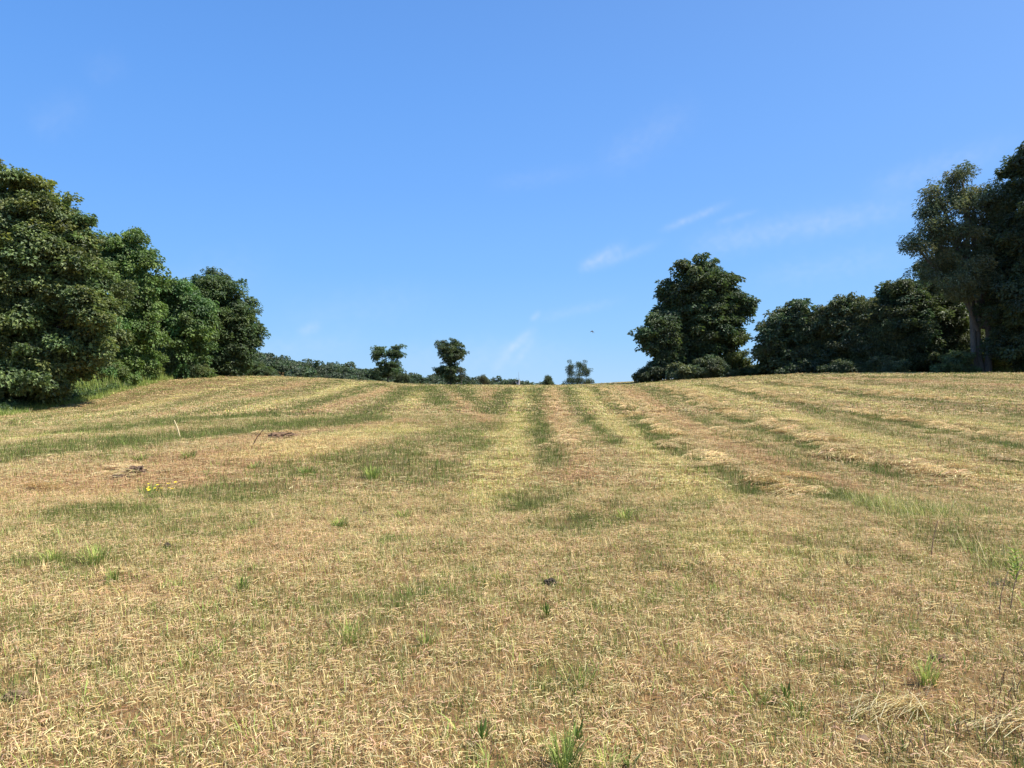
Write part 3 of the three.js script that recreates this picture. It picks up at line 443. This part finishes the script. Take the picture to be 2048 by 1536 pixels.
// windrows: tangled ridges of raked hay along the mower lines on the right
{
  const r = mulberry(620), s = [0, 1, 2].map((v) => { const q = mulberry(630 + v), soup = new Soup(); for (let i = 0; i < 260; i++) { const a = q() * 6.283, ra = Math.sqrt(q()) * 0.42, top = 0.19 * Math.max(0, 1 - (ra / 0.45) ** 2); strand(soup, Math.cos(a) * ra * 1.25, q() * top, Math.sin(a) * ra * 0.8, (q() - 0.5) * 3, 0.12 + q() * 0.3, 0.005 + q() * 0.006, q() * 0.045, tint(pick([['straw', 6], ['tan', 3], ['pink', 2], ['brown', 3.5], ['olive', 1.6]], q), q, 0.6)); } return soup.geo(); });
  const rows = [[0.8, 1206, 776, 1246, 811, 1290, 842, 1370, 885, 1443, 921, 1520, 952, 1600, 982, 1690, 1003], [0.95, 1322, 771, 1440, 812, 1568, 855, 1697, 905, 1790, 932, 1853, 946, 1960, 975], [0.95, 1440, 767, 1580, 801, 1678, 816, 1795, 838, 1912, 857, 2048, 888], [0.8, 1550, 764, 1709, 783, 1795, 793, 1930, 804, 2048, 817],
    [0.5, 1096, 777, 1115, 828, 1128, 887, 1150, 925], [0.4, 1245, 788, 1330, 832, 1430, 872, 1520, 905], [0.35, 640, 860, 560, 868, 500, 878], [0.4, 330, 938, 270, 947, 215, 952], [0.4, 60, 985, 130, 985], [0.3, 1900, 935, 2048, 945], [0.3, 1650, 880, 1720, 893], [0.3, 1990, 920, 2048, 908], [0.3, 760, 775, 690, 792, 640, 803], [0.3, 915, 795, 955, 825], [0.3, 480, 770, 400, 786, 300, 806]];
  const bags = [new Copies(), new Copies(), new Copies()];
  for (const [amt, ...pts] of rows) {
    const q = []; for (let i = 0; i < pts.length; i += 2) q.push(ground(pts[i], pts[i + 1]));
    for (let i = 0; i + 1 < q.length; i++) {
      const L = q[i].distanceTo(q[i + 1]), ang = Math.atan2(-(q[i + 1].z - q[i].z), q[i + 1].x - q[i].x), n = Math.ceil(L * 4.8 * amt + 1);
      for (let j = 0; j < n; j++) {
        const t = (j + r()) / n, off = (r() + r() - 1) * 0.75 * Math.sqrt(amt), x = lerp(q[i].x, q[i + 1].x, t) - Math.sin(ang) * off + 0.25 * n2(t * L * 0.5 + q[i].x, 3), z = lerp(q[i].z, q[i + 1].z, t) - Math.cos(ang) * off, lump = fbm(x * 0.6, z * 0.6, 2);
        if (lump < -0.22 - 0.2 * r()) continue;
        const k = 0.9 + r() * 0.3, fade = Math.min(1, 0.25 + (q.length - 1 - i - t) * 1.3), sc = (0.42 + r() * 0.55 + 0.4 * lump) * (0.46 + amt * 0.26) * fade;
        bags[Math.floor(r() * 3)].add(x, height(x, z) + 0.01, z, (r() - 0.5) * 0.3, ang + (r() - 0.5) * 1.6, (r() - 0.5) * 0.3, sc, sc * (0.65 + r() * 0.5), sc, [k, k, k]);
      }
    }
  }
  bags.forEach((b, i) => tag(b.mesh('hay_windrow', s[i], grassMat), 'tangled ridges of raked hay along the mower lines', 'hay', 'windrows of raked hay', 'stuff'));
}

// ───────── rough unmown grass along the left edge ─────────
{
  const r = mulberry(710), tall = [0, 1].map((i) => stubble(720 + i, 46, 0.42, 0.2, 0.75, 0.02, [['green', 3], ['light', 5], ['lime', 2], ['straw', 1]], 0.6)), bags = [new Copies(), new Copies()];
  for (let i = 0; i < 5200; i++) {
    const d = 34 + r() * 33, edge = fieldEdge(d), out = Math.pow(r(), 1.5) * 7, x = edge - out + 0.4 * n2(d * 0.5, 3), k = 0.75 + r() * 0.5, s = 0.45 + (0.35 + 1.25 * smoothstep(d, 44, 48)) * smoothstep(out, 0, 2.0) + r() * 0.35;
    bags[i % 2].add(x, height(x, -d), -d, (r() - 0.5) * 0.3, r() * 6.28, (r() - 0.5) * 0.3, s, s, s, [k, k, k]);
  }
  bags.forEach((b, i) => tag(b.mesh('rough_grass', tall[i], grassMat), 'tall unmown green grass along the left edge of the field', 'grass', 'rough grass on the left bank', 'stuff'));
}

// ───────── single things on the field ─────────
const TUFTS = 'green tufts standing out of the stubble';
function tuft(px, py, wide, high, mix, label, n = 60, wid = 0.0042, lean = 0.5) { // width and height in metres
  const p = ground(px, py), r = mulberry(Math.round(px * 3 + py)), s = new Soup();
  for (let i = 0; i < n; i++) { const a = r() * 6.283, q = Math.sqrt(r()) * wide * 0.35; blade(s, Math.cos(a) * q, -0.012, Math.sin(a) * q, a + (r() - 0.5) * 1.6, high * (0.45 + 0.75 * r()), wid * (0.7 + r() * 0.6), 0.08 + lean * r() * (0.4 + q / wide), 0.15 + r() * 0.35, tint(pick(mix, r), r, 0.4), 3); }
  const m = part('grass_tuft', s.geo(), grassMat); m.position.copy(p); tag(m, label, 'grass tuft', TUFTS);
}
const lushG = [['green', 6], ['light', 3], ['lime', 0.6]], yel = [['lime', 4], ['light', 4], ['green', 1.5]], mixed = [['light', 4], ['green', 3], ['straw', 2], ['lime', 2]];
tuft(1130, 1545, 0.15, 0.2, lushG, 'largest dark green grass tuft, cut by the bottom edge', 90, 0.006, 0.35);
tuft(1212, 1540, 0.14, 0.11, yel, 'floppy yellow-green tuft beside the big tuft at the bottom edge', 50, 0.005, 1.2);
tuft(1258, 1534, 0.05, 0.09, lushG, 'small narrow sprout at the bottom edge right of the floppy tuft', 14, 0.011, 0.3);
tuft(680, 1056, 0.22, 0.14, lushG, 'vivid green round tuft left of centre on tan stubble', 110, 0.007);
tuft(1252, 1040, 0.28, 0.17, mixed, 'broad pale-bladed tuft by the flattened hay right of centre', 90, 0.007);
tuft(1856, 1368, 0.12, 0.17, yel, 'bright tuft above the swept straw at lower right', 70, 0.005, 0.35);
tuft(776, 1084, 0.2, 0.1, lushG, 'low green tuft just right of and below the vivid round tuft', 70, 0.006);
tuft(808, 1036, 0.24, 0.14, lushG, 'green tuft below the patch of green in the centre left', 70, 0.007);
tuft(195, 1122, 0.3, 0.17, yel, 'wide yellow-green tuft near the left edge, largest there', 120, 0.006, 0.7);
tuft(105, 1122, 0.2, 0.13, yel, 'sparse yellow-green tuft closest to the left edge', 90, 0.006, 0.8);
tuft(228, 1166, 0.1, 0.16, lushG, 'slim upright green tuft below the wide yellow-green one', 40, 0.006, 0.25);
tuft(482, 1182, 0.12, 0.15, lushG, 'slim green tuft alone on the tan stubble at left', 40, 0.006, 0.25);
tuft(1162, 1372, 0.18, 0.17, mixed, 'thin tuft with a few long stiff blades, lower centre', 46, 0.005, 0.7);
tuft(853, 1288, 0.1, 0.12, yel, 'small lime tuft left of the lower centre', 40, 0.005, 0.4);
tuft(700, 1280, 0.26, 0.16, mixed, 'wispy half-green tuft at lower left of centre', 70, 0.005, 0.7);
tuft(1595, 1432, 0.16, 0.12, mixed, 'pale clump beside the swept straw, with a broad leaf', 60, 0.005, 0.5);
tuft(300, 990, 0.3, 0.17, lushG, 'dark green clump just behind the yellow flowers', 110, 0.009);
tuft(376, 918, 0.3, 0.18, lushG, 'bright tuft in the far left, topmost of its scatter', 70, 0.011);
tuft(280, 922, 0.3, 0.15, lushG, 'green tuft in the far left above the dark soil clod', 70, 0.011);
tuft(509, 938, 0.3, 0.15, lushG, 'green tuft midway across the far left stubble', 70, 0.011);
tuft(615, 950, 0.32, 0.17, lushG, 'spiky dark tuft in the left middle distance', 70, 0.011);
tuft(745, 955, 0.3, 0.2, yel, 'tall lime tuft at the near end of the centre-left green patch', 80, 0.011, 0.35);
tuft(1438, 1186, 0.14, 0.08, lushG, 'small blue-green tuft alone right of centre', 50, 0.005);
tuft(410, 1232, 0.26, 0.13, mixed, 'thin scattered tuft at left, pale and open', 40, 0.005, 0.6);
for (const [px, py, label] of [[965, 1490, 'tiny broad-leaved sprout at the bottom, left of the big tuft'], [1155, 1490, 'tiny broad-leaved sprout just above the big bottom tuft'], [1093, 1238, 'tiny lone broad leaf standing in the centre stubble'], [1572, 1405, 'two-leaved sprout above the pale clump at lower right']]) {
  const r = mulberry(px), s = new Soup(); for (let i = 0; i < 5; i++) { const a = i * 1.3 + r(); leaf(s, new THREE.Vector3(0, 0.01 + i * 0.008, 0), new THREE.Vector3(Math.cos(a) * 0.55, 1, Math.sin(a) * 0.55).normalize(), new THREE.Vector3(Math.cos(a), 0.3, Math.sin(a)), 0.06 + r() * 0.025, 0.018, tint(C.green, r, 0.4), 0.1); }
  const m = part('weed_sprout', s.geo(), grassMat); m.position.copy(ground(px, py)); tag(m, label, 'sprout', 'broad-leaved sprouts in the stubble');
}
const soilMat = new THREE.MeshStandardMaterial({ vertexColors: true, roughness: 1 });
function clod(px, py, w, h, col, label, name = 'soil_clod', category = 'soil clod') {
  const r = mulberry(px), g = new THREE.IcosahedronGeometry(0.5, 4), p = g.attributes.position, c = [];
  for (let i = 0; i < p.count; i++) { V.fromBufferAttribute(p, i); const n = 1 + 0.35 * n3(V.x * 4 + px, V.y * 4, V.z * 4) + 0.16 * n3(V.x * 12, V.y * 12 + px, V.z * 12); p.setXYZ(i, V.x * n * w, V.y * n * h, V.z * n * w * 0.6); const k = 0.75 + 0.5 * n3(V.x * 15, V.y * 15, V.z * 15 + px); c.push(col[0] * k, col[1] * k, col[2] * k); }
  g.setAttribute('color', new THREE.Float32BufferAttribute(c, 3)); g.computeVertexNormals();
  const m = part(name, g, soilMat); m.position.copy(ground(px, py)).add(new THREE.Vector3(0, h * 0.2, 0)); m.rotation.y = r() * 0.6; return tag(m, label, category);
}
clod(272, 950, 0.26, 0.17, [0.16, 0.1, 0.06], 'torn dark brown soil clod in the tan patch at far left');
clod(240, 956, 0.22, 0.06, [0.13, 0.08, 0.045], 'flat strip of torn soil left of the dark clod');
clod(334, 1096, 0.06, 0.06, [0.12, 0.08, 0.05], 'small black soil lump below the yellow flowers');
clod(1100, 1172, 0.1, 0.075, [0.07, 0.05, 0.032], 'black earth mound with a grass cap, centre foreground');
clod(728, 1029, 0.08, 0.05, [0.12, 0.08, 0.05], 'tiny dark lump right of the vivid round tuft');
clod(30, 1398, 0.11, 0.05, [0.24, 0.16, 0.09], 'matted dark thatch lump at the left edge, lower corner', 'thatch_lump', 'thatch lump');
clod(565, 876, 0.55, 0.16, [0.2, 0.12, 0.065], 'reddish matted hay heap next to the dead weed, left middle distance', 'hay_heap', 'hay heap');
clod(1880, 1318, 0.13, 0.03, [0.16, 0.085, 0.05], 'bare reddish soil patch behind the bright tuft at lower right', 'soil_patch', 'soil patch');
tuft(1100, 1166, 0.16, 0.07, mixed, 'grass cap drooping over the black earth mound', 46, 0.005, 1.1);
const stemMat = new THREE.MeshStandardMaterial({ color: new THREE.Color(0.17, 0.1, 0.06), roughness: 1 }), strawMat = new THREE.MeshStandardMaterial({ color: new THREE.Color(0.66, 0.53, 0.28), roughness: 0.9 });
function stalk(px, py, dx, h, rad, mat, label, dz = 0) { const p = ground(px, py), g = limbGeo([new THREE.Vector3(0, -0.02, 0), new THREE.Vector3(dx * 0.4, h * 0.5, dz * 0.5), new THREE.Vector3(dx, h, dz)], rad, rad * 0.5, 5), m = part('weed_stalk', g, mat); m.position.copy(p); tag(m, label, 'stalk', 'bare stalks standing in the field'); }
stalk(504, 892, 0.25, 0.34, 0.012, stemMat, 'dark dead weed leaning beside the reddish hay heap');
stalk(360, 874, -0.13, 0.36, 0.02, strawMat, 'thick pale broken stem in the green band at far left');
stalk(1264, 764, 0.02, 0.3, 0.03, stemMat, 'tiny lone stalk on the skyline before the lone oak');
stalk(2020, 1222, 0.16, 0.3, 0.004, stemMat, 'long dark stem slanting up to the right edge, upper of two', -0.1);
stalk(1998, 1232, 0.13, 0.26, 0.004, stemMat, 'long dark stem slanting beside the leafy weed at right', -0.1);
stalk(1862, 1118, 0.12, 0.3, 0.005, stemMat, 'thin dark stem slanting in the olive patch at right', -0.1);
{ // leafy weed at the right edge
  const p = ground(2030, 1172), g = thing('leafy_weed', p, 'leafy lime-green weed at the right edge among dark stems', 'weed'), r = mulberry(31), s = new Soup();
  part('stem', limbGeo([new THREE.Vector3(0, -0.02, 0), new THREE.Vector3(0.02, 0.14, 0), new THREE.Vector3(0, 0.27, 0)], 0.006, 0.002, 5), new THREE.MeshStandardMaterial({ color: new THREE.Color(0.12, 0.15, 0.04), roughness: 1 }), g);
  for (let i = 0; i < 26; i++) { const a = i * 2.4; leaf(s, new THREE.Vector3(0, 0.03 + i * 0.009, 0), new THREE.Vector3(Math.cos(a), 0.5 + r() * 0.5, Math.sin(a)).normalize(), up, 0.085 - i * 0.0012, 0.024, tint(C.light, r, 0.5), 0.15); }
  part('leaves', s.geo(), grassMat, g);
}
{ // yellow flowers
  const p = ground(320, 998), g = thing('yellow_flowers', p, 'cluster of small yellow flowers in the green patch at left', 'flowers'), r = mulberry(88), petal = new THREE.MeshStandardMaterial({ color: new THREE.Color(0.85, 0.66, 0.03), roughness: 0.6, side: THREE.DoubleSide }), green = new THREE.MeshStandardMaterial({ color: new THREE.Color(0.12, 0.18, 0.03), roughness: 1 });
  const fl = new Soup(); for (let i = 0; i < 7; i++) { const a = i / 7 * 6.283; leaf(fl, new THREE.Vector3(0, 0, 0), new THREE.Vector3(Math.cos(a), 0.35, Math.sin(a)).normalize(), up, 0.016, 0.013, [1, 1, 1], 0.1); }
  const fg = fl.geo();
  for (let i = 0; i < 14; i++) { const x = (r() - 0.5) * 0.36, z = (r() - 0.5) * 0.22, h = 0.1 + r() * 0.08; part('stem', limbGeo([new THREE.Vector3(x * 0.6, -0.01, z * 0.6), new THREE.Vector3(x * 0.8, h * 0.5, z * 0.8), new THREE.Vector3(x, h, z)], 0.0025, 0.0015, 4), green, g); const f = part('flower', fg, petal, g); f.position.set(x, h, z); f.rotation.set((r() - 0.3) * 0.8, r() * 6, 0); f.scale.setScalar(0.9 + r() * 0.5); }
  const s = new Soup(); for (let i = 0; i < 70; i++) blade(s, (r() - 0.5) * 0.36, -0.01, (r() - 0.5) * 0.24, r() * 6.28, 0.05 + r() * 0.08, 0.009, r() * 0.7, 0.4, tint(C.green, r, 0.5)); part('leaves', s.geo(), grassMat, g);
}
function straws(px, py, dirs, n, label) { // long pale stems raked into a fan
  const p = ground(px, py), r = mulberry(px), s = new Soup();
  for (let i = 0; i < n; i++) strand(s, (r() - 0.5) * 0.3, 0.012 + r() * 0.035, (r() - 0.5) * 0.17, dirs + (r() + r() + r() - 1.5) * 0.8, 0.1 + r() * 0.3, 0.0025 + r() * 0.002, 0.006 + r() * 0.02, tint([0.78, 0.67, 0.36], r, 0.35));
  const m = part('straw_swath', s.geo(), grassMat); m.position.copy(p); tag(m, label, 'straw');
}
straws(1780, 1425, -0.28, 110, 'fan of long pale straw stems swept flat at lower right');
straws(2030, 1462, -0.2, 50, 'smaller fan of pale straw at the right edge, lower corner');
straws(1350, 1057, 0, 40, 'pale flattened straw streak below the broad pale-bladed tuft');
{ // curled dead leaf
  const s = new Soup(), n = 8, row = (t) => { const w = 0.017 * Math.sin(Math.PI * Math.min(0.97, t + 0.06)) * (1 + 0.2 * Math.sin(t * 19)), y = 0.03 + 0.028 * t - 0.05 * t * t; return [[t * 0.07 - 0.035, y + 0.35 * w + 0.004, -w], [t * 0.07 - 0.035, y, 0], [t * 0.07 - 0.035, y + 0.7 * w, w]]; };
  for (let i = 0; i < n; i++) { const a = row(i / n), b = row((i + 1) / n), c = [0.46, 0.31, 0.19]; for (const j of [0, 1]) { s.tri(a[j], b[j], a[j + 1], c); s.tri(a[j + 1], b[j], b[j + 1], c); } }
  const m = part('dead_leaf', s.geo(), grassMat); m.position.copy(ground(1732, 1492)); m.rotation.set(0.5, -0.7, 0.3); tag(m, 'curled pinkish-brown dead leaf on the stubble at lower right', 'leaf');
}
{ // young green blades coming up everywhere through the stubble
  const r = mulberry(512), made = [0, 1].map((v) => { const q = mulberry(515 + v), s = new Soup(); for (let i = 0; i < 9; i++) { const a = q() * 6.283; blade(s, Math.cos(a) * 0.02 * q(), -0.01, Math.sin(a) * 0.02 * q(), a, 0.04 + q() * 0.065, 0.0024 + q() * 0.0014, 0.1 + q() * 0.5, 0.15 + q() * 0.3, tint(pick(yel, q), q, 0.5), 3); } return s.geo(); }), bags = [new Copies(), new Copies()];
  for (let i = 0; i < 1500; i++) { const d = 2.2 + Math.pow(r(), 1.4) * 17, x = (r() * 2 - 1) * (0.74 * d + 1.5), k = 0.7 + r() * 0.6, s = 0.6 + r() * 0.9; if (fbm(x * 0.7 + 90, d * 0.7, 2) < -0.05 + 0.3 * (r() - 0.5)) continue; bags[i % 2].add(x, height(x, -d), -d, (r() - 0.5) * 0.3, r() * 6.28, (r() - 0.5) * 0.3, s * (1 + d * 0.04), s, s * (1 + d * 0.04), [k, k, k]); }
  bags.forEach((b, i) => tag(b.mesh('young_grass', made[i], grassMat), 'single young green blades sprouting through the stubble', 'grass', 'young green blades', 'stuff'));
}
{ // dark weed stubs at right
  const r = mulberry(64), c = new Copies(), g = limbGeo([new THREE.Vector3(0, -0.01, 0), new THREE.Vector3(0.006, 0.05, 0), new THREE.Vector3(0, 0.1, 0.004)], 0.0022, 0.0016, 4);
  for (let i = 0; i < 300; i++) { const px = 1560 + Math.pow(r(), 0.6) * 560, py = 1130 + r() * 400, p = ground(px, py), s = 0.35 + r() * 0.6; if (n2(p.x * 0.9, p.z * 0.9) < -0.2) continue; c.add(p.x, p.y, p.z, (r() - 0.5) * 0.5, r() * 6, (r() - 0.5) * 0.5, 1, s, 1, tint([1, 1, 1], r, 0.5)); }
  tag(c.mesh('dark_stubs', g, stemMat), 'short dark cut stubs of weeds at the right of the field', 'stubs', null, 'stuff');
}
{ // pale stump with a rod on the crest
  const d = 86, p = at(1037, 770, d); p.y = height(p.x, -d); const g = thing('pale_stump', p, 'small whitish stump with a thin upright rod on the crest', 'stump');
  const white = new THREE.MeshStandardMaterial({ color: new THREE.Color(0.78, 0.74, 0.72), map: barkTex, bumpMap: barkTex, bumpScale: 0.02, roughness: 0.9 });
  part('stump', limbGeo([new THREE.Vector3(-0.05, -0.1, 0), new THREE.Vector3(0.04, 0.35, 0), new THREE.Vector3(0.1, 0.75, 0)], 0.17, 0.1, 9), white, g);
  part('root', limbGeo([new THREE.Vector3(-0.02, 0.1, 0), new THREE.Vector3(-0.2, 0.3, 0), new THREE.Vector3(-0.34, 0.52, 0)], 0.07, 0.03, 6), white, g);
  part('rod', limbGeo([new THREE.Vector3(0.06, 0.5, 0), new THREE.Vector3(0.04, 1.0, 0), new THREE.Vector3(0.02, 1.65, 0)], 0.022, 0.012, 5), new THREE.MeshStandardMaterial({ color: new THREE.Color(0.3, 0.33, 0.38), roughness: 0.7 }), g);
}
tree('crest_shrub', 'tiny dark shrub pressed against the pale stump', 'bush', 87, 1028, [[1027, 766, 7, 5], [1033, 762, 4, 6]], { bush: 1, kind: 'feather', col: [0.070, 0.098, 0.044], size: 0.35, clumps: 6, clump: 0.25, gap: 0.1 });
{ // bird: body, head, tail and two swept wings as one skin
  const s = new Soup(), ring = (x, r, y = 0) => [0, 1, 2, 3, 4, 5, 6, 7].map((i) => { const a = i / 8 * 6.283; return [x, y + Math.sin(a) * r, Math.cos(a) * r]; });
  const k = [0.03, 0.03, 0.035], rings = [ring(0.13, 0.003, 0.01), ring(0.115, 0.013, 0.012), ring(0.09, 0.022, 0.012), ring(0.065, 0.021, 0.006), ring(0.02, 0.034), ring(-0.05, 0.028), ring(-0.1, 0.012), ring(-0.13, 0.006)];
  for (let i = 0; i + 1 < rings.length; i++) for (let j = 0; j < 8; j++) { const a = rings[i][j], b = rings[i][(j + 1) % 8], c = rings[i + 1][j], d = rings[i + 1][(j + 1) % 8]; s.tri(a, c, b, k); s.tri(b, c, d, k); }
  const T = (a, b, c) => { s.tri(a, b, c, k); s.tri([a[0], a[1] - 0.005, a[2]], [c[0], c[1] - 0.005, c[2]], [b[0], b[1] - 0.005, b[2]], k); };
  for (const w of [1, -1]) { const t = w > 0 ? -0.15 : -0.05, W = [[0.06, 0.015, 0.02 * w], [-0.03, 0.01, 0.025 * w], [0.075, 0.02 + t * 0.3, 0.09 * w], [-0.03, 0.01 + t * 0.35, 0.1 * w], [-0.04, t, 0.2 * w]]; T(W[0], W[1], W[2]); T(W[1], W[3], W[2]); T(W[2], W[3], W[4]); }
  T([-0.1, 0, 0.01], [-0.1, 0, -0.01], [-0.2, 0.0, 0.03]); T([-0.1, 0, -0.01], [-0.2, 0, -0.03], [-0.2, 0, 0.03]);
  const m = part('bird', s.geo(), new THREE.MeshStandardMaterial({ vertexColors: true, roughness: 0.8, side: THREE.DoubleSide })); m.position.copy(at(1185, 663, 66)); m.rotation.order = 'YXZ'; m.rotation.set(0, 1.75, 0.75); m.scale.setScalar(1.15); tag(m, 'small dark bird gliding low over the crest', 'bird');
}

renderer.render(scene, camera);
